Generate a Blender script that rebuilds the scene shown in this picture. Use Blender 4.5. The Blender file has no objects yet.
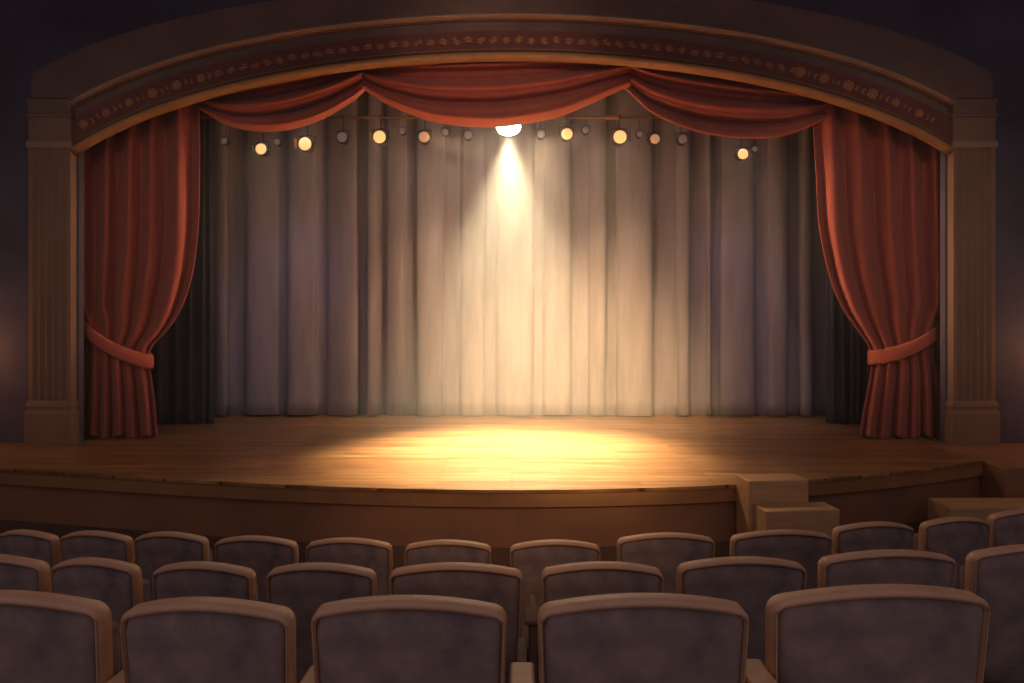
import bpy, bmesh, math, random
from mathutils import Vector, Matrix
random.seed(7)
PI = math.pi
EYE = 2.40; F = 700.0; CX = 512.0; HY = 320.0
SF = 6.3                                   # depth of the stage edge on the axis
SZ = EYE - 170 * SF / F                    # stage floor height
DP = 8.7                                   # depth of the proscenium face
COL = bpy.context.scene.collection

def P(px, py, D): return Vector(((px - CX) * D / F, D, EYE - (py - HY) * D / F))
def X(px, D): return (px - CX) * D / F
def Z(py, D): return EYE - (py - HY) * D / F

# ------------------------------------------------------------------ materials
def lin(c): return tuple(((v / 255) / 12.92 if v / 255 <= .04045 else ((v / 255 + .055) / 1.055) ** 2.4) for v in c)
def mat(name, c, rough=.8, mottle=.18, scale=3.0, bump=.0, bscale=60, sheen=0, c2=None, spec=.4, stretch=(1, 1, 1)):
    m = bpy.data.materials.new(name); m.use_nodes = True
    nt = m.node_tree; b = nt.nodes['Principled BSDF']
    b.inputs['Roughness'].default_value = rough
    b.inputs['Specular IOR Level'].default_value = spec
    if sheen:
        b.inputs['Sheen Weight'].default_value = sheen
        b.inputs['Sheen Roughness'].default_value = .5
        b.inputs['Sheen Tint'].default_value = (1, .75, .6, 1)
    tc = nt.nodes.new('ShaderNodeTexCoord'); mp = nt.nodes.new('ShaderNodeMapping')
    mp.inputs['Scale'].default_value = stretch
    nt.links.new(tc.outputs['Object'], mp.inputs['Vector'])
    n = nt.nodes.new('ShaderNodeTexNoise'); n.inputs['Scale'].default_value = scale; n.inputs['Detail'].default_value = 6
    n.inputs['Roughness'].default_value = .6
    nt.links.new(mp.outputs['Vector'], n.inputs['Vector'])
    r = nt.nodes.new('ShaderNodeValToRGB'); L = lin(c); L2 = lin(c2) if c2 else L
    r.color_ramp.elements[0].position = .3; r.color_ramp.elements[1].position = .7
    r.color_ramp.elements[0].color = (*[v * (1 - mottle) for v in L], 1)
    r.color_ramp.elements[1].color = (*[min(1, v * (1 + mottle)) for v in L2], 1)
    nt.links.new(n.outputs['Fac'], r.inputs['Fac']); nt.links.new(r.outputs['Color'], b.inputs['Base Color'])
    if bump:
        n2 = nt.nodes.new('ShaderNodeTexNoise'); n2.inputs['Scale'].default_value = bscale; n2.inputs['Detail'].default_value = 3
        nt.links.new(mp.outputs['Vector'], n2.inputs['Vector'])
        bp = nt.nodes.new('ShaderNodeBump'); bp.inputs['Strength'].default_value = bump; bp.inputs['Distance'].default_value = .01
        nt.links.new(n2.outputs['Fac'], bp.inputs['Height']); nt.links.new(bp.outputs['Normal'], b.inputs['Normal'])
    return m
def emat(name, c, s):
    m = bpy.data.materials.new(name); m.use_nodes = True
    b = m.node_tree.nodes['Principled BSDF']
    b.inputs['Base Color'].default_value = (*lin(c), 1)
    b.inputs['Emission Color'].default_value = (*lin(c), 1); b.inputs['Emission Strength'].default_value = s
    return m

def wood_floor():
    m = bpy.data.materials.new('stage_boards'); m.use_nodes = True
    nt = m.node_tree; b = nt.nodes['Principled BSDF']
    tc = nt.nodes.new('ShaderNodeTexCoord')
    br = nt.nodes.new('ShaderNodeTexBrick')
    br.inputs['Scale'].default_value = 1; br.inputs['Brick Width'].default_value = 1.9; br.inputs['Row Height'].default_value = .13
    br.inputs['Mortar Size'].default_value = .005; br.inputs['Mortar Smooth'].default_value = .6; br.offset = .37
    br.inputs['Color1'].default_value = (*lin((160, 112, 72)), 1); br.inputs['Color2'].default_value = (*lin((198, 148, 100)), 1)
    br.inputs['Mortar'].default_value = (*lin((120, 78, 46)), 1)
    nt.links.new(tc.outputs['Object'], br.inputs['Vector'])
    mp = nt.nodes.new('ShaderNodeMapping'); mp.inputs['Scale'].default_value = (1.2, 16, 1)
    nt.links.new(tc.outputs['Object'], mp.inputs['Vector'])
    n = nt.nodes.new('ShaderNodeTexNoise'); n.inputs['Scale'].default_value = 1.6; n.inputs['Detail'].default_value = 8
    nt.links.new(mp.outputs['Vector'], n.inputs['Vector'])
    r = nt.nodes.new('ShaderNodeValToRGB'); r.color_ramp.elements[0].position = .35; r.color_ramp.elements[1].position = .66
    r.color_ramp.elements[0].color = (.62, .56, .5, 1); r.color_ramp.elements[1].color = (1.1, 1.06, 1, 1)
    nt.links.new(n.outputs['Fac'], r.inputs['Fac'])
    mx = nt.nodes.new('ShaderNodeMix'); mx.data_type = 'RGBA'; mx.blend_type = 'MULTIPLY'; mx.inputs['Factor'].default_value = 1
    nt.links.new(br.outputs['Color'], mx.inputs['A']); nt.links.new(r.outputs['Color'], mx.inputs['B'])
    nt.links.new(mx.outputs['Result'], b.inputs['Base Color'])
    b.inputs['Roughness'].default_value = .33; b.inputs['Specular IOR Level'].default_value = .45
    bp = nt.nodes.new('ShaderNodeBump'); bp.inputs['Strength'].default_value = .25; bp.inputs['Distance'].default_value = .01
    nt.links.new(n.outputs['Fac'], bp.inputs['Height']); nt.links.new(bp.outputs['Normal'], b.inputs['Normal'])
    return m

M = {
 'boards': wood_floor(),
 'red': mat('red_velvet', (182, 92, 76), .85, .16, 4, .15, 90, .25, stretch=(3, 3, .6)),
 'redswag': mat('red_velvet_swag', (194, 98, 80), .85, .14, 4, .12, 90, .25),
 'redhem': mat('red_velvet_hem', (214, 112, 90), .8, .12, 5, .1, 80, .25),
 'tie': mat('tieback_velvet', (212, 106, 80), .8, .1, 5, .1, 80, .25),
 'drop': mat('pale_backdrop_cloth', (152, 140, 146), .92, .1, 2.2, .1, 60, 0, c2=(164, 152, 162), stretch=(2.5, 2.5, .35)),
 'navy': mat('navy_masking_cloth', (64, 56, 66), .95, .2, 3, .1, 60),
 'blackwall': mat('dark_back_wall', (66, 58, 60), .95, .2, 1.5),
 'wall': mat('navy_plaster', (98, 89, 104), .95, .25, 1.1, .1, 20),
 'arch': mat('brown_plaster', (134, 104, 92), .85, .18, 2.0, .12, 25),
 'stone': mat('column_plaster', (146, 112, 92), .8, .16, 2.2, .12, 25, stretch=(1, 1, .4)),
 'lightstone': mat('pale_moulding', (172, 138, 116), .7, .1, 3),
 'gold': mat('gilt_moulding', (178, 130, 90), .55, .12, 5, .1, 40),
 'frieze': mat('red_frieze', (128, 74, 66), .8, .2, 3, .15, 30),
 'orn': mat('gilt_ornament', (196, 128, 88), .5, .2, 12, .1, 60),
 'face': mat('stage_face_wood', (168, 120, 92), .75, .28, 1.3, .1, 30, c2=(158, 108, 76)),
 'lip': mat('stage_lip_wood', (172, 120, 78), .6, .16, 2, .1, 30),
 'base': mat('dark_baseboard', (112, 84, 70), .8, .15, 3),
 'steps': mat('step_wood', (206, 156, 112), .6, .12, 3, .1, 40, stretch=(1, 6, 6)),
 'carpet': mat('house_carpet', (92, 74, 72), .95, .2, 4, .2, 80),
 'seatcloth': mat('seat_upholstery', (122, 102, 106), .9, .34, 5, .2, 120, .1, c2=(146, 120, 110)),
 'rim': mat('tan_seat_rim', (206, 156, 124), .45, .14, 5, .06, 60),
 'metal': mat('fixture_metal', (46, 42, 46), .5, .1, 8, spec=.5),
 'bar': mat('batten_brass', (150, 108, 62), .4, .1, 8),
 'lens_hot': emat('lamp_lens_lit', (255, 190, 118), 1.15),
 'lens_warm': emat('lamp_lens_amber', (214, 158, 118), .55),
 'lens_glint': emat('lamp_lens_glint', (150, 126, 118), .25),  # faint emission stands for light reflected in unlit lenses
 'lens_key': emat('key_lamp_lens', (255, 236, 196), 60),
}

# ------------------------------------------------------------------ mesh helpers
def obj(name, bm, m, parent=None, smooth=False, recalc=True):
    me = bpy.data.meshes.new(name)
    if recalc: bmesh.ops.recalc_face_normals(bm, faces=bm.faces)
    bm.to_mesh(me); bm.free()
    if smooth:
        for p in me.polygons: p.use_smooth = True
    me.materials.append(M[m] if isinstance(m, str) else m)
    o = bpy.data.objects.new(name, me); COL.objects.link(o)
    if parent: o.parent = parent
    return o
def tag(o, label=None, cat=None, group=None, kind=None):
    if label: o['label'] = label
    if cat: o['category'] = cat
    if group: o['group'] = group
    if kind: o['kind'] = kind
    return o
def empty(name, loc=(0, 0, 0), rz=0):
    o = bpy.data.objects.new(name, None); COL.objects.link(o); o.location = loc; o.rotation_euler = (0, 0, rz)
    o.empty_display_size = .1
    return o
def bev(o, w=.01, s=2, ang=35):
    b = o.modifiers.new('bevel', 'BEVEL'); b.width = w; b.segments = s; b.limit_method = 'ANGLE'; b.angle_limit = math.radians(ang)
    return o
def box(bm, x0, x1, y0, y1, z0, z1):
    v = [bm.verts.new(p) for p in ((x0, y0, z0), (x1, y0, z0), (x1, y1, z0), (x0, y1, z0), (x0, y0, z1), (x1, y0, z1), (x1, y1, z1), (x0, y1, z1))]
    for f in ((0, 3, 2, 1), (4, 5, 6, 7), (0, 1, 5, 4), (1, 2, 6, 5), (2, 3, 7, 6), (3, 0, 4, 7)): bm.faces.new([v[i] for i in f])
    return v
def grid(bm, rows, close=False):
    R = [[bm.verts.new(p) for p in r] for r in rows]
    for i in range(len(R) - 1):
        n = len(R[i])
        for j in range(n if close else n - 1):
            k = (j + 1) % n
            bm.faces.new((R[i][j], R[i][k], R[i + 1][k], R[i + 1][j]))
    return R
def loft(bm, rings):
    R = grid(bm, rings, True)
    bm.faces.new(R[0][::-1]); bm.faces.new(R[-1])
    return R
def tube(bm, pts, r, n=10):
    rings = []
    for i, p in enumerate(pts):
        p = Vector(p)
        t = (Vector(pts[min(i + 1, len(pts) - 1)]) - Vector(pts[max(i - 1, 0)])).normalized()
        a = t.cross(Vector((0, 0, 1)));
        if a.length < .1: a = t.cross(Vector((0, 1, 0)))
        a.normalize(); b = t.cross(a)
        rr = r[i] if isinstance(r, (list, tuple)) else r
        rings.append([p + a * rr * math.cos(2 * PI * k / n) + b * rr * math.sin(2 * PI * k / n) for k in range(n)])
    loft(bm, rings)
def interp(tbl, x):
    if x <= tbl[0][0]: return tbl[0][1]
    for (a, b), (c, d) in zip(tbl, tbl[1:]):
        if x <= c:
            t = (x - a) / (c - a); t = t * t * (3 - 2 * t) * .35 + t * .65
            return b + (d - b) * t
    return tbl[-1][1]
def cat_rom(tbl, x):
    n = len(tbl)
    if x <= tbl[0][0]: return tbl[0][1]
    if x >= tbl[-1][0]: return tbl[-1][1]
    for i in range(n - 1):
        if x <= tbl[i + 1][0]:
            x0, y0 = tbl[i]; x1, y1 = tbl[i + 1]; h = x1 - x0
            m0 = (tbl[i + 1][1] - tbl[i - 1][1]) / (tbl[i + 1][0] - tbl[i - 1][0]) if i > 0 else (y1 - y0) / h
            m1 = (tbl[i + 2][1] - y0) / (tbl[i + 2][0] - x0) if i + 2 < n else (y1 - y0) / h
            t = (x - x0) / h
            return (2*t**3-3*t*t+1)*y0 + (t**3-2*t*t+t)*h*m0 + (-2*t**3+3*t*t)*y1 + (t**3-t*t)*h*m1

# ------------------------------------------------------------------ setting
def edgeD(x): return SF + (.05 * x * x if x > 0 else .05 * x * x / (1 + .02 * x * x))
def slab(name, m, x0, x1, front, back, z0, z1, n=60):
    bm = bmesh.new(); top, bot = [], []
    xs = [x0 + (x1 - x0) * i / n for i in range(n + 1)]
    ring = [(x, front(x)) for x in xs] + [(x, back(x)) for x in xs[::-1]]
    T = [bm.verts.new((x, y, z1)) for x, y in ring]; B = [bm.verts.new((x, y, z0)) for x, y in ring]
    N = len(ring)
    for i in range(n):
        j = N - 1 - i
        bm.faces.new((T[i], T[i + 1], T[j - 1], T[j])); bm.faces.new((B[i], B[j], B[j - 1], B[i + 1]))
    for i in range(N):
        k = (i + 1) % N; bm.faces.new((T[i], B[i], B[k], T[k]))
    return obj(name, bm, m)
SX1 = 5.13
lip_h = .16
st = tag(slab('stage_floor', 'boards', -8, SX1, lambda x: edgeD(x), lambda x: 12.2, SZ - .03, SZ), kind='structure')
tag(slab('trim_stage_lip', 'lip', -8, SX1, lambda x: edgeD(x) + .015, lambda x: edgeD(x) + .5, SZ - lip_h, SZ - .031), kind='structure')
tag(slab('wall_stage_front', 'face', -8, SX1, lambda x: edgeD(x) + .06, lambda x: 8.6, 0, SZ - lip_h - .001), kind='structure')
zb = Z(550, SF)
tag(slab('baseboard_stage', 'base', -8, SX1, lambda x: edgeD(x) + .02, lambda x: edgeD(x) + .059, 0, zb, 60), kind='structure')
# right hand end of the stage: a low cheek wall beside it
bm = bmesh.new(); box(bm, SX1 + .01, 8, 7.28, 12.2, 0, SZ - .002)
bev(tag(obj('wall_stage_cheek', bm, 'face'), kind='structure'), .02)
bm = bmesh.new(); box(bm, -8, 8, -2, 13, -.25, -.003)
tag(obj('floor', bm, 'carpet'), kind='structure')
ROW = [(2.11, .83), (3.36, 1.166), (4.54, 1.42)]
HT = .87
FL = [EYE - z - HT - .014 for _, z in ROW]
cuts = [-2, 2.62, 3.85, 5.15]
for i in range(3):
    f = (lambda x, c=cuts[i], i=i: c if i == 0 else c + .04 * x * x + .001)
    b = (lambda x, c=cuts[i + 1]: c + .04 * x * x)
    tag(slab('floor_seating_tier', 'carpet', -5.2, 5.2, f, b, 0, FL[i]), kind='structure')

# proscenium wall
def ell(c, b, a): return lambda dx: c + b * (1 - math.sqrt(max(0, 1 - (dx / a) ** 2)))
y_in = ell(57.2, 185, 500); y_mo = ell(19.5, 170, 500); y_out = ell(-12, 150, 520)
HALF = 433
bm = bmesh.new()
th = .10
def wallstrip(x0, x1, zb, n=1):
    for i in range(n):
        a = x0 + (x1 - x0) * i / n; b = x0 + (x1 - x0) * (i + 1) / n
        v = [[bm.verts.new((X(CX + u, DP), DP + d, zz)) for u, zz in ((a, zb(a)), (b, zb(b)), (b, 7.4), (a, 7.4))] for d in (0, th)]
        bm.faces.new(v[0]); bm.faces.new(v[1][::-1])
        bm.faces.new((v[0][0], v[1][0], v[1][1], v[0][1])); bm.faces.new((v[0][3], v[0][2], v[1][2], v[1][3]))
        if i == 0: bm.faces.new((v[0][0], v[0][3], v[1][3], v[1][0]))
        if i == n - 1: bm.faces.new((v[0][1], v[1][1], v[1][2], v[0][2]))
wallstrip(-HALF, HALF, lambda u: Z(y_in(u), DP), 80)
wallstrip(-660, -HALF, lambda u: SZ - .0); wallstrip(HALF, 660, lambda u: SZ)
tag(obj('wall_front', bm, 'wall', recalc=False), kind='structure')
for s, n in ((-1, 'wall_left'), (1, 'wall_right')):
    bm = bmesh.new(); box(bm, min(s * 8.2, s * 8), max(s * 8.2, s * 8), -2, 13, -.2, 7.4)
    tag(obj(n, bm, 'wall'), kind='structure')
bm = bmesh.new(); box(bm, -8, 8, 12.2, 12.4, 0, 7.4)
tag(obj('wall_back', bm, 'blackwall'), kind='structure')
for s in (-1, 1):
    bm = bmesh.new(); box(bm, min(s * 6.9, s * 7.0), max(s * 6.9, s * 7.0), DP + th, 12.2, SZ, 7.4)
    tag(obj('wall_wing', bm, 'blackwall'), kind='structure')
bm = bmesh.new(); box(bm, -8, 8, 4, 12.4, 7.4, 7.6)
tag(obj('ceiling', bm, 'wall'), kind='structure')

# proscenium arch: bands of mouldings laid on the wall
arch = tag(empty('proscenium_arch', (0, DP, EYE)), 'wide brown arch with gilt mouldings and red ornamented frieze framing the stage', 'arch')
def local(o, loc):
    return o
def band(name, m, lo, hi, d0, d1, dx0, dx1, n=90, round_=False, smooth=True):
    """band between two pixel curves lo(dx) (lower edge) and hi(dx) (upper edge), front at d1 before the wall, back at d0"""
    bm = bmesh.new(); rings = []
    for i in range(n + 1):
        u = dx0 + (dx1 - dx0) * i / n
        a, b = lo(u), hi(u)
        if round_:
            ring = []
            for k in range(9):
                t = k / 8; w = math.sin(PI * t) ** .6
                yy = a + (b - a) * (t); ring.append((X(CX + u, DP), DP - d0 - (d1 - d0) * w, Z(yy, DP)))
            ring += [(X(CX + u, DP), DP - d0 + .012, Z(b, DP)), (X(CX + u, DP), DP - d0 + .012, Z(a, DP))]
        else:
            ring = [(X(CX + u, DP), DP - d, Z(yy, DP)) for d, yy in ((d0, a), (d1, a), (d1, b), (d0, b))]
        rings.append([Vector(p) - Vector((0, DP, EYE)) for p in ring])
    loft(bm, rings)
    o = obj(name, bm, m, arch, smooth=False)
    for p in o.data.polygons: p.use_smooth = smooth and round_
    return o
off = lambda f, d: (lambda u: f(u) + d)
band('archivolt', 'arch', lambda u: y_mo(u) + 3 if abs(u) < 436.5 else 100.5, lambda u: y_out(u), .001, .10, -475, 475, 240)
band('outer_moulding', 'lightstone', off(y_mo, 3.2), off(y_mo, -3.2), .06, .16, -437, 437, round_=True)
band('cove', 'arch', off(y_mo, 13), off(y_mo, 3.2), .001, .03, -437, 437)
band('frieze', 'frieze', lambda u: y_in(u) - 5, off(y_mo, 13), .001, .055, -437, 437)
band('bead_moulding', 'gold', off(y_in, -4.8), off(y_in, -6.6), .05, .085, -437, 437, round_=True)
band('inner_moulding', 'gold', off(y_in, 5), off(y_in, -4.4), .03, .13, -436, 436, round_=True)
# ornaments on the frieze
def fr_mid(u): return (y_mo(u) + 13 + y_in(u) - 6) / 2
def arc_pts(step):
    out = []; u = -425; s = 0; last = None
    while u <= 425:
        p = Vector((X(CX + u, DP), 0, Z(fr_mid(u), DP) - EYE))
        if last is None or (p - last).length >= step: out.append((u, p)); last = p
        u += .5
    return out
rm = None; lm = None
for i, (u, p) in enumerate(arc_pts(.152)):
    ang = math.atan2(Z(fr_mid(u + 2), DP) - Z(fr_mid(u - 2), DP), 4 * DP / F)
    if i % 2 == 0 and abs(u) > 285:
        if rm is None:
            bm = bmesh.new()
            def bead(cx, cz, r, d):
                bmesh.ops.create_uvsphere(bm, u_segments=12, v_segments=8, radius=1, matrix=Matrix.Translation((cx, 0, cz)) @ Matrix.Diagonal((r, d, r, 1)))
            bead(0, 0, .03, .04)
            for k in range(7): bead(.043 * math.cos(k * PI * 2 / 7), .043 * math.sin(k * PI * 2 / 7), .024, .024)
            rm = obj('rosette', bm, 'orn', arch, smooth=True); o = rm
        else:
            o = rm.copy(); COL.objects.link(o); o.parent = arch
    else:
        if lm is None:
            bm = bmesh.new()
            for s in (-1, 1):
                for q in (0, 1):
                    pts = []; rr = []
                    for k in range(9):
                        t = k / 8
                        a = t * PI * 1.25
                        pts.append((s * (.012 + .034 * math.sin(a * .9) + .028 * t), 0, (1 if q else -1) * s * (.012 + .048 * t * math.cos(a * .5) )))
                        rr.append(.004 + .011 * math.sin(PI * min(1, t * 1.05)) )
                    tube(bm, pts, rr, 8)
            lm = obj('leaf_scroll', bm, 'orn', arch, smooth=True); o = lm
        else:
            o = lm.copy(); COL.objects.link(o); o.parent = arch
    o.location = (p.x, -.06, p.z); o.rotation_euler = (0, -ang + (0 if o.name.startswith('ros') else random.uniform(-.25, .25)), 0)
    q = random.uniform(.85, 1.15); o.scale = (q * (1 if abs(u) > 285 else 1.5), 1, q)

# columns
def column(side, label):
    cx = X(CX + side * 461.5, DP - .1)
    t = tag(empty('proscenium_column', (cx, DP, SZ)), label, 'column', 'fluted columns beside the stage')
    w = 21 * (DP - .1) / F
    zc = lambda py: Z(py, DP) - SZ
    bm = bmesh.new()                                    # fluted shaft
    prof = []
    nf = 5; d = .12
    m_ = w * .16
    fw = (2 * w - 2 * m_) / nf
    prof.append((-w, 0)); prof.append((-w, -d))
    for k in range(nf):
        x0 = -w + m_ + k * fw
        prof.append((x0 + fw * .12, -d))
        for q in range(1, 6):
            tt = q / 6; prof.append((x0 + fw * (.12 + .76 * tt), -d + .035 * math.sin(PI * tt)))
        prof.append((x0 + fw * .88, -d))
    prof.append((w, -d)); prof.append((w, 0))
    loft(bm, [[(x, y, z) for x, y in prof] for z in (zc(400), zc(150))])
    obj('shaft', bm, 'stone', t)
    def mould(name, m, levels):
        bm = bmesh.new()
        loft(bm, [[(-w - e, 0, zc(py)), (-w - e, -d - e, zc(py)), (w + e, -d - e, zc(py)), (w + e, 0, zc(py))] for py, e in levels])
        return bev(obj(name, bm, m, t), .008)
    mould('neck_moulding', 'lightstone', [(150.5, .005), (149, .02), (145, .025), (143, .012)])
    mould('capital', 'stone', [(143.2, .0), (120, .005)])
    mould('abacus', 'arch', [(120, .02), (117, .02), (116, .005), (106, .005), (105, .02), (102, .02)])
    mould('plinth', 'stone', [(445.4, .035), (412, .035), (409, .02), (408, .02), (405, .03), (402, .02), (400, .01), (399.5, .0)])
    return t
column(-1, 'fluted brown column on the left side of the stage opening')
column(1, 'fluted brown column on the right side of the stage opening')

# ------------------------------------------------------------------ drapery
def side_curtain(sg, label):
    D = 9.12
    zb = SZ + .012; H = Z(92, D) - SZ
    inner = [(92, 314), (150, 313), (200, 312), (240, 308), (270, 300), (300, 290), (325, 276), (345, 361), (360, 361)]
    # half-distances from the axis of the free edge, by image row; tie at 352-362
    inner = [(90, 308), (130, 311), (180, 311), (215, 309), (250, 304), (280, 296), (305, 284), (325, 371 - 100), ]
    if sg < 0:
        e = [(90, 199), (130, 200), (180, 200), (220, 199), (255, 196), (285, 190), (310, 181), (330, 168), (346, 153), (356, 149.5), (366, 150), (385, 153), (410, 156), (438, 158)]
        o = [(90, 62), (300, 66), (325, 78), (342, 84), (352, 86), (380, 85), (438, 82)]
        tie = [(-.02, 323), (1.02, 361)]
    else:
        e = [(90, 812), (130, 813), (180, 816), (220, 818), (255, 824), (285, 832), (310, 843), (330, 857), (346, 868), (356, 871), (366, 871), (385, 868), (410, 863), (438, 859)]
        o = [(90, 962), (300, 958), (325, 944), (342, 936), (352, 934), (380, 938), (438, 942)]
        tie = [(-.02, 330), (1.02, 357)]
    t = tag(empty('stage_curtain', (X((e[-1][1] + o[-1][1]) / 2, D), D, SZ)), label, 'curtain', 'red side curtains of the stage')
    off_ = Vector(t.location)
    nu, nv = 150, 90
    rnd = random.Random(3 if sg < 0 else 9)
    ph = [rnd.uniform(0, 6) for _ in range(4)]
    rows = []
    for j in range(nv + 1):
        py = 92 + (438 - 92) * j / nv
        xe, xo = cat_rom(e, py), cat_rom(o, py)
        g = math.exp(-((py - 352) / 42) ** 2)              # gathering at the tie-back
        row = []
        for i in range(nu + 1):
            u = i / nu                                    # 0 outer, 1 free edge
            uw = u + .012 * math.sin(9 * u + ph[0] + py * .004)
            amp = (.135 * (1 - .45 * g)) * (.45 + .55 * min(1, (py - 60) / 130)) 
            nf = 5.6
            f = math.sin(2 * PI * nf * uw + ph[1]) + .16 * math.sin(2 * PI * nf * 2.1 * uw + ph[2] + py * .01) + .25 * math.sin(2 * PI * 3.1 * uw + ph[3])
            y = -amp * f * 1.0 + .10 * math.cos(PI * (u - .5) * 1.6) * -g * .6
            lowwave = 2.2 * math.sin(2 * PI * nf * .5 * u + ph[2]) * max(0, (py - 415) / 23)
            # above the tie the cloth sags towards it from the free side
            pyy = py + lowwave
            row.append(P(xo + (xe - xo) * u, min(pyy, 438.5), D + y * .8) - off_ + Vector((0, 0, 0)))
        rows.append(row)
    bm = bmesh.new(); grid(bm, rows)
    c = obj('drape', bm, 'red', t, smooth=True)
    s = c.modifiers.new('solid', 'SOLIDIFY'); s.thickness = .012
    # tie-back band: a closed strip round the gathered cloth
    bm = bmesh.new(); rings = []
    for k in range(49):
        a = 2 * PI * k / 48
        uu = .5 + .535 * math.cos(a)
        yy = -.20 * math.sin(a) if math.sin(a) > 0 else -.16 * math.sin(a)
        py = tie[0][1] + (tie[1][1] - tie[0][1]) * uu + 5 * math.sin(PI * uu) * .8
        xe, xo = cat_rom(e, 357), cat_rom(o, 342)
        c0 = P(xo + (xe - xo) * uu, py, D) + Vector((0, yy, 0)) - off_
        h = .098; w_ = .012
        nrm = Vector((math.cos(a), -math.sin(a) * .6, 0)).normalized()
        up = Vector((0, 0, 1))
        rings.append([c0 + up * h + nrm * 0, c0 + up * h * .7 + nrm * w_ * 1.6, c0 + nrm * w_ * 2, c0 - up * h * .7 + nrm * w_ * 1.6, c0 - up * h, c0 - up * h * .7 - nrm * w_, c0 + up * h * .7 - nrm * w_])
    grid(bm, rings, True)
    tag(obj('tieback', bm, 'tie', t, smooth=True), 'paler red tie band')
    return t
side_curtain(-1, 'red velvet curtain tied back beside the left column')
side_curtain(1, 'red velvet curtain tied back beside the right column')

def swag(x0, x1, hem, D, label, seed):
    xc = (x0 + x1) / 2
    t = tag(empty('swag_curtain', (X(xc, D), D, Z(60, D))), label, 'swag curtain', 'red swags under the arch')
    off_ = Vector(t.location)
    rnd = random.Random(seed); ph = rnd.uniform(0, 6)
    nu, nv = 90, 70
    def pt(u, v):
        px = x0 + (x1 - x0) * u
        yt = y_in(px - CX) - 14
        yh = cat_rom(hem, px)
        s = 2 * u - 1
        e = 1 - abs(s) ** 2.6
        vv = v
        py = yt + (yh - yt) * vv
        a = .04 + .085 * e
        nf = 3.4
        w = vv + .05 * s * math.sin(3 * vv)
        y = -a * (math.sin(2 * PI * nf * w ** .85 + ph) + .35 * math.sin(2 * PI * nf * 2.2 * w + 2 * ph)) - .16 * e * math.sin(PI * min(1, vv * .8))
        return P(px, py, D + y) - off_
    bm = bmesh.new(); grid(bm, [[pt(i / nu, j / nv * .9) for i in range(nu + 1)] for j in range(nv + 1)])
    c = obj('drape', bm, 'redswag', t, smooth=True)
    c.modifiers.new('solid', 'SOLIDIFY').thickness = .01
    bm = bmesh.new(); rings = []
    for i in range(nu + 1):
        u = i / nu; px = x0 + (x1 - x0) * u; a = pt(u, .89); b = pt(u, 1.0)
        m_ = (a + b) / 2; q = Vector((0, -1, 0)) * .035
        rings.append([a, a + (b - a) * .25 + q * .8, m_ + q, a + (b - a) * .8 + q * .8, b, b - q * .3, m_ - q * .4, a - q * .4])
    loft(bm, rings)
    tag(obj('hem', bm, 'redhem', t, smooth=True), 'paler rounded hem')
    return t
swag(196, 368, [(190, 104), (200, 110), (230, 126), (261, 131.6), (291, 129.5), (322, 119.5), (352, 102), (368, 88)], 9.16, 'red swag under the arch, left of the large centre one', 1)
swag(624, 836, [(624, 88), (636, 99), (649, 111), (680, 126), (710, 134.5), (750, 138.5), (786, 135.5), (817, 123.5), (838, 110)], 9.16, 'red swag under the arch, right of the large centre one', 2)
swag(362, 631, [(362, 88), (380, 100), (395, 108), (428, 120.5), (459, 125.5), (490, 127.2), (512, 125.8), (558, 117), (588, 105), (619, 91), (632, 86)], 9.02, 'large bright red swag in the middle of the arch', 3)

# pale backdrop with irregular pleats
DB = 11.27
def pleated(name, D, px0, px1, py0, py1, edges, m, amp, label, cat, seed=1, group=None, box_pleat=False):
    t_rnd = random.Random(seed)
    t = tag(empty(name, (X((px0 + px1) / 2, D), D, SZ)), label, cat, group) if False else None
    org = Vector((X((px0 + px1) / 2, D), D, SZ))
    # depth profile sampled across: broad rounded pleats meeting in narrow recesses
    xs = []; n = int((px1 - px0) / 1.3)
    pl = []
    for a, b in zip(edges, edges[1:]):
        k_ = len(pl) % 2
        pl.append((a, b, (t_rnd.uniform(.85, 1.15) if k_ == 0 else t_rnd.uniform(.0, .25)) if box_pleat else t_rnd.uniform(.75, 1.25), t_rnd.uniform(-.55, .55), t_rnd.uniform(-6, 6), t_rnd.uniform(-1, 1)))
    rows = []
    nv = 26
    for j in range(nv + 1):
        v = j / nv; py = py0 + (py1 - py0) * v
        row = []
        for i in range(n + 1):
            px = px0 + (px1 - px0) * i / n
            k = 0
            while k < len(pl) - 1 and px > pl[k][1] + pl[k + 1][4] * (.4 * v): k += 1
            a, b, h, skew, dr, q = pl[k]
            aa = a + dr * .4 * v if k else a; bb = b + (pl[k + 1][4] * .4 * v if k + 1 < len(pl) else 0)
            s = max(0, min(1, (px - aa) / (bb - aa)))
            sh = math.sin(PI * s) ** (.14 if box_pleat else .42)
            y = -amp * h * sh * (.8 + .3 * v) - amp * .5 * skew * (s - .5) * 2 * sh - (0 if box_pleat else amp * .22 * math.sin(2 * PI * s * 1.5 + q * 3 + v * q * 2))
            dz = .0
            lw = (1 - sh) * 1.2 + .6 * q
            pyy = py + (lw * -1.2 if j == nv else 0)
            row.append(P(px, pyy, D + y) - org)
        rows.append(row)
    bm = bmesh.new(); grid(bm, rows)
    o = obj(name, bm, m, smooth=True); o.location = org
    o.modifiers.new('solid', 'SOLIDIFY').thickness = .008
    return tag(o, label, cat, group)
edges = [196, 203, 209, 227, 246, 279, 288, 315, 327, 357, 366, 379, 386, 405, 414, 445, 462, 486, 497, 535, 545, 571, 588, 608, 618, 654, 677, 692, 707, 714, 720, 754, 768, 789, 800, 812, 826, 846, 856, 868]
pleated('backdrop_curtain', DB, 196, 868, 40, 415.5, edges, 'drop', .2, 'tall pale pleated curtain hanging across the back of the stage', 'curtain', 5, None, True)
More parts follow.
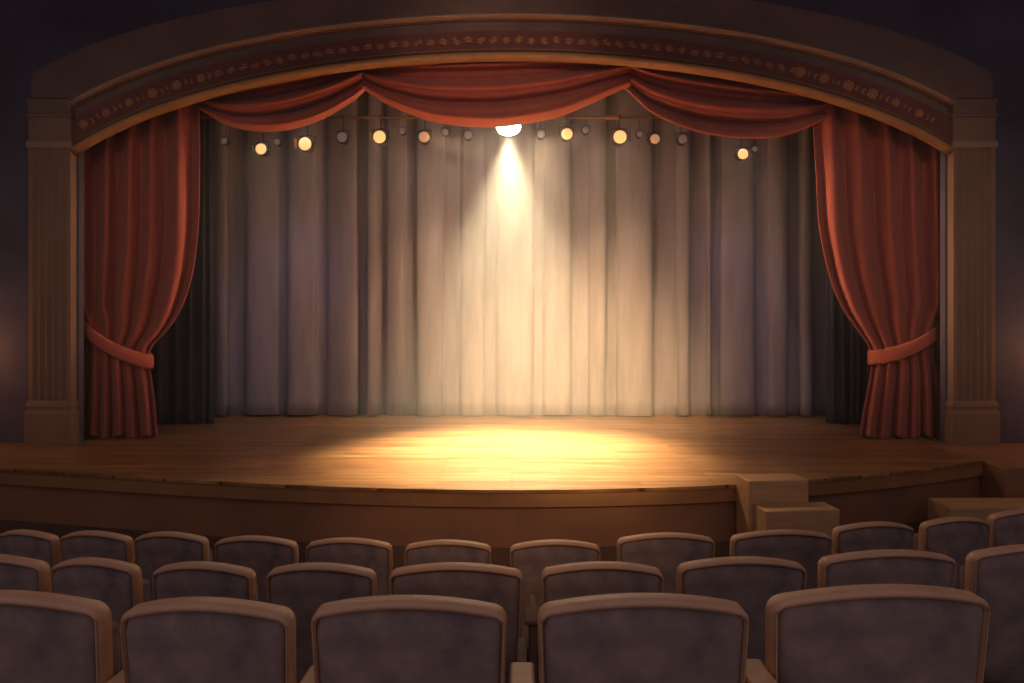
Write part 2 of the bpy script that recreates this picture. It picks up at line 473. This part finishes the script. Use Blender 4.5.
pleated('masking_curtain', 10.3, 150, 214, 50, 424, [150, 168, 183, 196, 206, 214], 'navy', .09, 'dark masking curtain in the wings behind the left red curtain', 'curtain', 6)
pleated('masking_curtain', 10.3, 826, 892, 50, 424, [826, 836, 850, 864, 878, 892], 'navy', .09, 'dark masking curtain in the wings behind the right red curtain', 'curtain', 8)

# ------------------------------------------------------------------ lamps over the stage
DL = 9.75
ZB = Z(117.5, DL)
bm = bmesh.new(); pts = [(X(px, DL), DL, ZB) for px in range(190, 840, 20)]
tube(bm, pts, .016, 10)
bat = obj('lighting_batten', bm, 'bar', smooth=True)
tag(bat, 'thin brass lighting bar hung above the stage behind the swags', 'lighting bar')
for px in (372, 612):
    bm = bmesh.new(); tube(bm, [(X(px - 7, DL), DL, ZB), (X(px + 7, DL), DL, ZB)], .028, 10)
    obj('clamp_sleeve', bm, 'gold', bat)
bm = bmesh.new(); tube(bm, [(X(px, 10.7), 10.7, Z(118, 10.7)) for px in (190, 840)], .016, 10)
tag(obj('lighting_batten', bm, 'metal', smooth=True), 'dark rear lighting bar close to the pale backdrop', 'lighting bar')
def lamp(px, py, r, D, kind, barn, label, zbat, group):
    c = P(px, py, D); t = tag(empty('stage_lamp', c), label, 'stage lamp', group)
    R = r * D / F
    L = R * 3.0
    bm = bmesh.new()
    n = 20
    prof = [(0.0, .86), (-.02, 1.12), (.0, 1.18), (.12, 1.18), (.16, 1.05), (.7, 1.0), (.85, .8), (1.0, .45)]
    rings = [[(R * q * math.cos(2 * PI * k / n), y * L, R * q * math.sin(2 * PI * k / n)) for k in range(n)] for y, q in prof]
    loft(bm, rings); obj('can', bm, 'metal', t, smooth=True)
    bm = bmesh.new()
    rings = [[(R * q * math.cos(2 * PI * k / n), -y * R, R * q * math.sin(2 * PI * k / n)) for k in range(n)] for y, q in ((-.02, 1.0), (.06, 1.0), (.16, .8), (.22, .45), (.24, .1))]
    loft(bm, rings); obj('lens', bm, kind, t, smooth=True)
    bm = bmesh.new(); h = zbat - c.z; yk = L * .45
    tube(bm, [(-R * 1.25, yk, 0), (-R * 1.25, yk, R * 1.5), (0, yk, R * 1.75), (R * 1.25, yk, R * 1.5), (R * 1.25, yk, 0)], R * .09, 6)
    tube(bm, [(0, yk, R * 1.7), (0, yk, h)], R * .1, 6)
    tube(bm, [(-.001, yk, h), (0, 0, h), ], R * .12, 6)
    obj('yoke', bm, 'metal', t, smooth=True)
    if barn:
        for s in (-1, 1):
            bm = bmesh.new(); v = [bm.verts.new(p) for p in ((s * R * 1.25, 0, -R * .7), (s * R * 1.25, 0, R * .7), (s * R * 1.5, -R * .5, R * .85), (s * R * 1.5, -R * .5, -R * .85))]
            bm.faces.new(v); o = obj('barn_door', bm, 'bar' if barn == 2 and s < 0 else 'metal', t); o.modifiers.new('s', 'SOLIDIFY').thickness = .006
    return t
front = [
 (261, 149, 5.4, 'lens_hot', 1, 'lit round stage lamp, leftmost of the glowing ones'),
 (305, 144, 6.4, 'lens_hot', 2, 'large lit stage lamp second from the left curtain, below the left swag'),
 (342, 137, 5.0, 'lens_glint', 0, 'unlit stage lamp between the two large glowing lamps left of centre'),
 (379.5, 137, 6.3, 'lens_hot', 2, 'large lit stage lamp just left of where left and centre swags meet the bar'),
 (424, 137, 5.4, 'lens_warm', 0, 'faint amber stage lamp under the left half of the centre swag'),
 (567, 134, 5.6, 'lens_hot', 0, 'amber lit stage lamp just right of the bright central spotlight'),
 (620, 137, 6.6, 'lens_hot', 2, 'brightest small stage lamp, below the join of centre and right swags'),
 (655, 139, 4.9, 'lens_warm', 0, 'faint amber stage lamp below the left end of the right swag'),
 (683, 139, 4.7, 'lens_glint', 0, 'dim stage lamp below the right swag, beside the faint amber one'),
 (743, 154, 5.2, 'lens_hot', 1, 'low-hung lit stage lamp alone under the right swag'),
]
front_pos = []
for i, (px, py, r, k, b, lab) in enumerate(front):
    D = DL - .12; lamp(px, py, r, D, k, b, lab, ZB, 'lamps on the front lighting bar'); front_pos.append((px, py, D, k))
rear = [
 (224, 141, 3.2, 'lens_glint', 'tiny unlit rear lamp nearest the left curtain'),
 (277, 142, 3.0, 'lens_glint', 'tiny unlit rear lamp between the two leftmost glowing lamps'),
 (402, 131, 3.2, 'lens_glint', 'tiny unlit rear lamp beside the large glowing lamp left of centre'),
 (445, 132, 3.4, 'lens_glint', 'tiny unlit rear lamp right of the faint amber lamp'),
 (468, 135, 4.0, 'lens_glint', 'small unlit rear lamp just left of the bright central beam'),
 (541, 134, 4.0, 'lens_glint', 'small unlit rear lamp just right of the bright central beam'),
 (586, 130, 3.6, 'lens_glint', 'tiny unlit rear lamp between two glowing lamps right of centre'),
 (640, 134, 3.0, 'lens_glint', 'tiny unlit rear lamp right of the brightest small lamp'),
 (755, 149, 2.8, 'lens_glint', 'tiny unlit rear lamp beside the low-hung glowing lamp on the right'),
]
for px, py, r, k, lab in rear: lamp(px, py, r, 10.58, k, 0, lab, Z(118, 10.7), 'small lamps on the rear lighting bar')
# key spotlight
KD = 9.62; kc = P(508.5, 127, KD)
tgt = Vector((X(511, 8.3), 8.3, SZ))
t = tag(empty('key_spotlight', kc), 'large spotlight glowing white below the centre swag, throwing the main beam', 'spotlight')
dirv = (tgt - kc).normalized(); q = dirv.to_track_quat('-Z', 'Y'); t.rotation_mode = 'QUATERNION'; t.rotation_quaternion = q
n = 28; bm = bmesh.new()
loft(bm, [[(.01 * 0 + rr * math.cos(2 * PI * k / n), rr * math.sin(2 * PI * k / n), z) for k in range(n)] for z, rr in ((.01, .15), (-.01, .18), (.03, .185), (.08, .16), (.32, .14), (.38, .09))])
obj('can', bm, 'metal', t, smooth=True)
bm = bmesh.new()
loft(bm, [[(rr * math.cos(2 * PI * k / n), rr * math.sin(2 * PI * k / n), z) for k in range(n)] for z, rr in ((.0, .165), (-.04, .15), (-.075, .10), (-.085, .03))])
obj('lens', bm, 'lens_key', t, smooth=True)
inv = q.to_matrix().to_4x4().inverted()
bm = bmesh.new()
tube(bm, [(-.19, 0, .15), (-.19, 0, .32), (0, 0, .42), (.19, 0, .32), (.19, 0, .15)], .012, 8)
tp = inv @ (Vector((kc.x, DL, ZB)) - kc)
tube(bm, [(0, 0, .42), tp], .014, 8)
obj('yoke', bm, 'metal', t, smooth=True)

# ------------------------------------------------------------------ steps
t = tag(empty('stage_steps', (X(775, 6.3), 6.39, 0), math.radians(6)), 'wooden two-step block standing against the front of the stage', 'steps')
zt = EYE - 1.435
bm = bmesh.new(); box(bm, -.27, .29, -.13, .15, 0, zt); bev(obj('upper_step', bm, 'steps', t), .012)
bm = bmesh.new(); box(bm, -.235, .43, -.39, -.131, 0, zt - .2); bev(obj('lower_step', bm, 'steps', t), .012)
bm = bmesh.new(); box(bm, 4.15, 6.2, 6.62, 7.0, 0, Z(500, 6.9)); o = bev(obj('side_ledge', bm, 'steps'), .015)
tag(o, 'low brown wooden ledge in front of the stage at its far right end', 'ledge')

# ------------------------------------------------------------------ seats
def outline(W=.295, zt=HT, sag=.045, rc=.05, zlow=.10, taper=.02, n=26):
    """path from lower left corner up, over the arched top and down (u, z)"""
    pts = []
    zc = zt - sag
    def top(u): return zt - sag * abs(u / W) ** 2.2
    for k in range(7): f = k / 6; z = zlow + (zc - rc - zlow) * f; pts.append((-W + taper * (1 - f), z))
    for k in range(1, 8):
        a = PI - (PI / 2 - .22) * k / 7; pts.append((-W + rc + rc * math.cos(a), zc - rc + rc * 1.1 * math.sin(a)))
    u0 = pts[-1][0]; z0 = pts[-1][1]
    for k in range(1, n):
        u = u0 * (1 - 2 * k / n); pts.append((u, z0 + (zt - z0) * (1 - abs(u / u0) ** 2.0)))
    left = pts[:14]
    pts += [(-u, z) for u, z in left[::-1]]
    return pts
def bend(u, y, z):
    return (u, y + .55 * u * u - .10 * (z - .33), z)
def make_seat(arm='rim'):
    root = empty('theatre_seat')
    path = outline(); n = len(path)
    bm = bmesh.new(); rings = []
    for i, (u, z) in enumerate(path):
        a = path[max(0, i - 1)]; b = path[min(n - 1, i + 1)]
        tx, tz = b[0] - a[0], b[1] - a[1]; l = math.hypot(tx, tz); nx, nz = tz / l, -tx / l      # inward normal
        nx, nz = (nx, nz)
        topness = abs(nz)
        wd = .013 + .012 * topness; y0, y1 = -.034, .042; c = .009
        ring = []
        for dn, dy in ((0, y0 + c), (0, y1 - c), (c, y1), (wd - c, y1), (wd, y1 - c), (wd, y0 + c), (wd - c, y0), (c, y0)):
            ring.append(bend(u + nx * dn, dy, z + nz * dn))
        rings.append(ring)
    loft(bm, rings)
    tag(obj('rim', bm, 'rim', root, smooth=True), 'pale tan rim over the top and sides of the back')
    # upholstered back panel
    bm = bmesh.new()
    ins = .012
    path2 = [(u, z) for u, z in path]
    topf = {}
    def ztop(u):
        best = None
        for (a, b) in zip(path2, path2[1:]):
            if min(a[0], b[0]) <= u <= max(a[0], b[0]) and abs(b[0] - a[0]) > 1e-6:
                f = (u - a[0]) / (b[0] - a[0]); z = a[1] + (b[1] - a[1]) * f
                if best is None or z > best: best = z
        return best if best is not None else .7
    NU, NV = 28, 16
    fr, bk = [], []
    for j in range(NV + 1):
        v = j / NV; r1, r2 = [], []
        for i in range(NU + 1):
            s = 2 * i / NU - 1
            W = .295 - ins
            zt_ = ztop(s * W) - ins
            z = .10 + (zt_ - .10) * v
            x = s * (W - .02 * (1 - (z - .10) / .72))
            edge = min(1, (1 - abs(s)) / .12, (1 - v) / .12, v / .1 + .2)
            e = math.sqrt(max(0, 1 - (1 - edge) ** 2))
            r1.append(bend(x, -.012 - .026 * e, z)); r2.append(bend(x, .035 + .03 * e, z))
        fr.append(r1); bk.append(r2)
    A = grid(bm, fr); B = grid(bm, bk)
    for seq in ([(A[0][i], B[0][i]) for i in range(NU + 1)], [(A[-1][i], B[-1][i]) for i in range(NU + 1)], [(A[j][0], B[j][0]) for j in range(NV + 1)], [(A[j][-1], B[j][-1]) for j in range(NV + 1)]):
        for (a, b), (c, d) in zip(seq, seq[1:]): bm.faces.new((a, b, d, c))
    obj('back_panel', bm, 'seatcloth', root, smooth=True)
    # cushion
    bm = bmesh.new()
    v = box(bm, -.245, .245, .075, .17, .33, .70)
    bmesh.ops.subdivide_edges(bm, edges=bm.edges, cuts=2, use_grid_fill=True)
    c = obj('seat_cushion', bm, 'seatcloth', root, smooth=True); bev(c, .02, 3)
    # armrest with pad, support panels
    for s in (1,):
        bm = bmesh.new(); box(bm, .303, .383, -.02, .15, .555, .585)
        bev(obj('armrest', bm, arm, root), .012, 3)
        bm = bmesh.new(); box(bm, .325, .361, -.015, .40, .0, .554); bev(obj('side_panel', bm, 'base', root), .012)
    bm = bmesh.new(); box(bm, -.22, .22, .04, .12, .0, .34); box(bm, -.22, .22, .04, .34, .0, .03); bev(obj('pedestal', bm, 'metal', root), .01)
    return root
def copy_tree(o, parent=None):
    c = o.copy(); COL.objects.link(c)
    if parent: c.parent = parent
    for ch in list(o.children): copy_tree(ch, c)
    return c
# (left px, right px, top px, yaw, label) per row; yaw > 0 turns the seat to face the middle from the left
rows = [
 [(-78, 106, 590, .20, 'dark theatre seat of the nearest row, cut by the left edge of the picture'),
  (122, 294, 597, .12, 'dark theatre seat with tan rim, second from left in the nearest row'),
  (310, 509, 595, .04, 'dark theatre seat with tan rim, nearest row, left of the centre armrest pad'),
  (535, 750, 593, -.03, 'dark theatre seat with tan rim, nearest row, right of the centre armrest pad'),
  (766, 990, 584, -.12, 'largest dark theatre seat, rightmost in the nearest row')],
 [(-60, 46, 553, .30, 'dark theatre seat of the middle row, half outside the left edge'),
  (54, 138, 557, .30, 'dark theatre seat second from left in the middle row'),
  (154, 254, 561, .22, 'dark theatre seat third from left in the middle row'),
  (267, 376, 562, .12, 'dark theatre seat fourth from left in the middle row'),
  (388, 524, 562, .03, 'wide dark theatre seat in the middle row, just left of the centre'),
  (540, 664, 561, 0, 'dark theatre seat in the middle row, just right of the centre'),
  (677, 806, 556, -.05, 'dark theatre seat fourth from right in the middle row'),
  (820, 955, 549, -.12, 'dark theatre seat second from right in the middle row'),
  (970, 1095, 543, -.26, 'dark theatre seat of the middle row, cut by the right edge')],
 [(-2, 56, 529, .36, 'dim theatre seat at the left end of the far row'),
  (62, 131, 530, .33, 'dark theatre seat second from left in the far row'),
  (136, 207, 531, .28, 'dark theatre seat third from left in the far row'),
  (215, 297, 535, .2, 'dark theatre seat fourth from left in the far row'),
  (306, 392, 537, .12, 'greyish theatre seat fifth from left in the far row'),
  (404, 492, 539, .04, 'pale-lit theatre seat left of centre in the far row'),
  (509, 601, 539, -.02, 'pale-lit theatre seat right of centre in the far row'),
  (617, 715, 532, -.05, 'theatre seat in the far row, left of the wooden steps'),
  (731, 832, 529, -.1, 'theatre seat in the far row, directly in front of the wooden steps'),
  (834, 913, 521, -.22, 'purplish theatre seat in the far row, just right of the wooden steps'),
  (922, 988, 516, -.3, 'purplish theatre seat second from right in the far row'),
  (990, 1058, 508, -.38, 'purplish theatre seat cut by the right edge in the far row')],
]
proto = make_seat(); first = True
gn = ['theatre seats in the nearest row', 'theatre seats in the middle row', 'theatre seats in the far row']
for ri, row in enumerate(rows):
    zb_ = ROW[ri][1]
    if ri == 1: proto = make_seat('base'); first = True
    for (xl, xr, yt, yaw, lab) in row:
        D = zb_ * F / (yt - HY)
        s = proto if first else copy_tree(proto)
        first = False
        yaw *= .3
        xc = X((xl + xr) / 2, D)
        wpx = F * .59 * (math.cos(yaw) * D + xc * math.sin(yaw)) / D ** 2
        sc = (xr - xl) / wpx
        sc = max(.74, min(1.2, sc))
        Dd = D + .06
        s.location = (X((xl + xr) / 2, Dd), Dd, FL[ri]); s.rotation_euler = (0, 0, -yaw); s.scale = (sc, 1, 1)
        s.name = 'theatre_seat'
        tag(s, lab, 'theatre seat', gn[ri])

for o in bpy.data.objects:                         # the row ends here: no pad beyond its last seat
    if o.get('label', '').startswith('largest dark theatre seat'):
        for ch in list(o.children):
            if ch.name.startswith(('armrest', 'side_panel')): bpy.data.objects.remove(ch)

# ------------------------------------------------------------------ haze in the stage house
hz = bpy.data.materials.new('stage_haze'); hz.use_nodes = True
nt = hz.node_tree; nt.nodes.clear()
out = nt.nodes.new('ShaderNodeOutputMaterial'); vs = nt.nodes.new('ShaderNodeVolumeScatter')
vs.inputs['Color'].default_value = (1, .97, .94, 1); vs.inputs['Density'].default_value = .032; vs.inputs['Anisotropy'].default_value = .15
nt.links.new(vs.outputs['Volume'], out.inputs['Volume'])
bm = bmesh.new(); box(bm, -6.85, 6.85, 6.8, 12.1, SZ + .004, 5.6)
tag(obj('stage_haze', bm, hz), 'thin smoky haze lit by the central beam over the stage', 'haze', kind='stuff')

# ------------------------------------------------------------------ lights
def spot(name, loc, target, power, size, blend, col, rad=.1):
    l = bpy.data.lights.new(name, 'SPOT'); l.energy = power; l.spot_size = math.radians(size); l.spot_blend = blend
    l.color = col; l.shadow_soft_size = rad
    o = bpy.data.objects.new(name, l); COL.objects.link(o); o.location = loc
    o.rotation_euler = (Vector(target) - Vector(loc)).to_track_quat('-Z', 'Y').to_euler(); return o
def point(name, loc, power, col, rad=.1):
    l = bpy.data.lights.new(name, 'POINT'); l.energy = power; l.color = col; l.shadow_soft_size = rad
    o = bpy.data.objects.new(name, l); COL.objects.link(o); o.location = loc; return o
kl = kc + dirv * .10
point('key_glare', kc + dirv * .16, 22, (1, .82, .56), .1)
spot('floor_wash', P(540, 137, 9.6), (.1, 7.9, SZ), 1100, 68, 1.0, (1, .70, .40), .2)  # added spot that widens the pool of light on the boards
spot('key_beam', kl, tgt, 7000, 60, .95, (1, .82, .50), .12)
spot('key_beam_halo', kl, Vector((X(535, 9.6), 9.6, SZ)), 420, 60, 1.0, (1, .72, .38), .12)
# added washes in gaps between the bar's lamps, to light the backdrop
spot('backdrop_wash', P(553, 128, 9.9), P(562, 440, DB), 200, 60, 1.0, (1, .72, .36), .3)
spot('backdrop_wash', P(602, 128, 9.9), P(640, 440, DB), 250, 66, 1.0, (1, .70, .36), .3)
spot('backdrop_wash', P(455, 128, 9.9), P(430, 440, DB), 300, 66, 1.0, (1, .70, .36), .3)
spot('house_fill', (.3, -1.4, 5.0), P(570, 405, DB), 11500, 23, 1.0, (1, .69, .30), .3)  # unseen spot added behind the camera for the backdrop's amber glow
# added cool fill for both sides of the backdrop, no such lamps hang there
spot('cool_wash', P(300, 60, 9.2), P(275, 440, DB), 150, 52, 1.0, (.70, .64, 1), .3)
spot('cool_wash', P(740, 60, 9.2), P(745, 440, DB), 150, 52, 1.0, (.70, .64, 1), .3)
# the glowing lamps of the front bar also look into the house
for px, py, D, k in front_pos:
    if k == 'lens_hot':
        p = P(px, py, D - .2)
        spot('bar_lamp_light', p, (p.x * .5, 3.5, .9), 25, 75, 1.0, (1, .74, .46), .08)
# added fill spots behind the camera for swags, curtains and stage front
spot('house_fill', (0, -1.2, 5.2), P(497, 88, 9), 620, 20, 1.0, (1, .72, .52), .3)
spot('house_fill', (-2.5, -1.2, 5.4), P(170, 260, 9.2), 260, 30, 1.0, (1, .72, .52), .3)
spot('house_fill', (2.5, -1.2, 5.4), P(860, 260, 9.2), 420, 30, 1.0, (1, .72, .52), .3)
spot('house_fill', (0, -1.4, 5.2), P(520, 500, 6.3), 380, 27, 1.0, (1, .64, .36), .3)
spot('curtain_crosslight', P(600, 137, 9.5), P(188, 240, 9.12), 500, 30, 1.0, (1, .66, .42), .1)  # added pair above the stage, brightens the curtains' inner edges
spot('curtain_crosslight', P(425, 137, 9.5), P(830, 240, 9.12), 1000, 30, 1.0, (1, .66, .42), .1)
for s in (-1, 1): point('sconce_light', (s * 6.7, 8.25, Z(350, 8.3)), 9, (1, .44, .16), .12)
w = bpy.data.worlds.new('world'); bpy.context.scene.world = w; w.use_nodes = True
w.node_tree.nodes['Background'].inputs[0].default_value = (.74, .63, .68, 1)
w.node_tree.nodes['Background'].inputs[1].default_value = .33

# ------------------------------------------------------------------ camera
cam = bpy.data.cameras.new('camera'); cam.sensor_width = 36; cam.lens = F * 36 / 1024
cam.shift_y = (HY - 341.5) / 1024
co = bpy.data.objects.new('camera', cam); COL.objects.link(co); co.location = (0, 0, EYE); co.rotation_euler = (PI / 2, 0, 0)
sc = bpy.context.scene; sc.camera = co
sc.view_settings.view_transform = 'Standard'; sc.view_settings.look = 'None'
sc.view_settings.exposure = 0; sc.view_settings.gamma = 1; sc.view_settings.use_curve_mapping = False
sc.cycles.volume_bounces = 0; sc.cycles.max_bounces = 6
sc.cycles.sample_clamp_indirect = 4
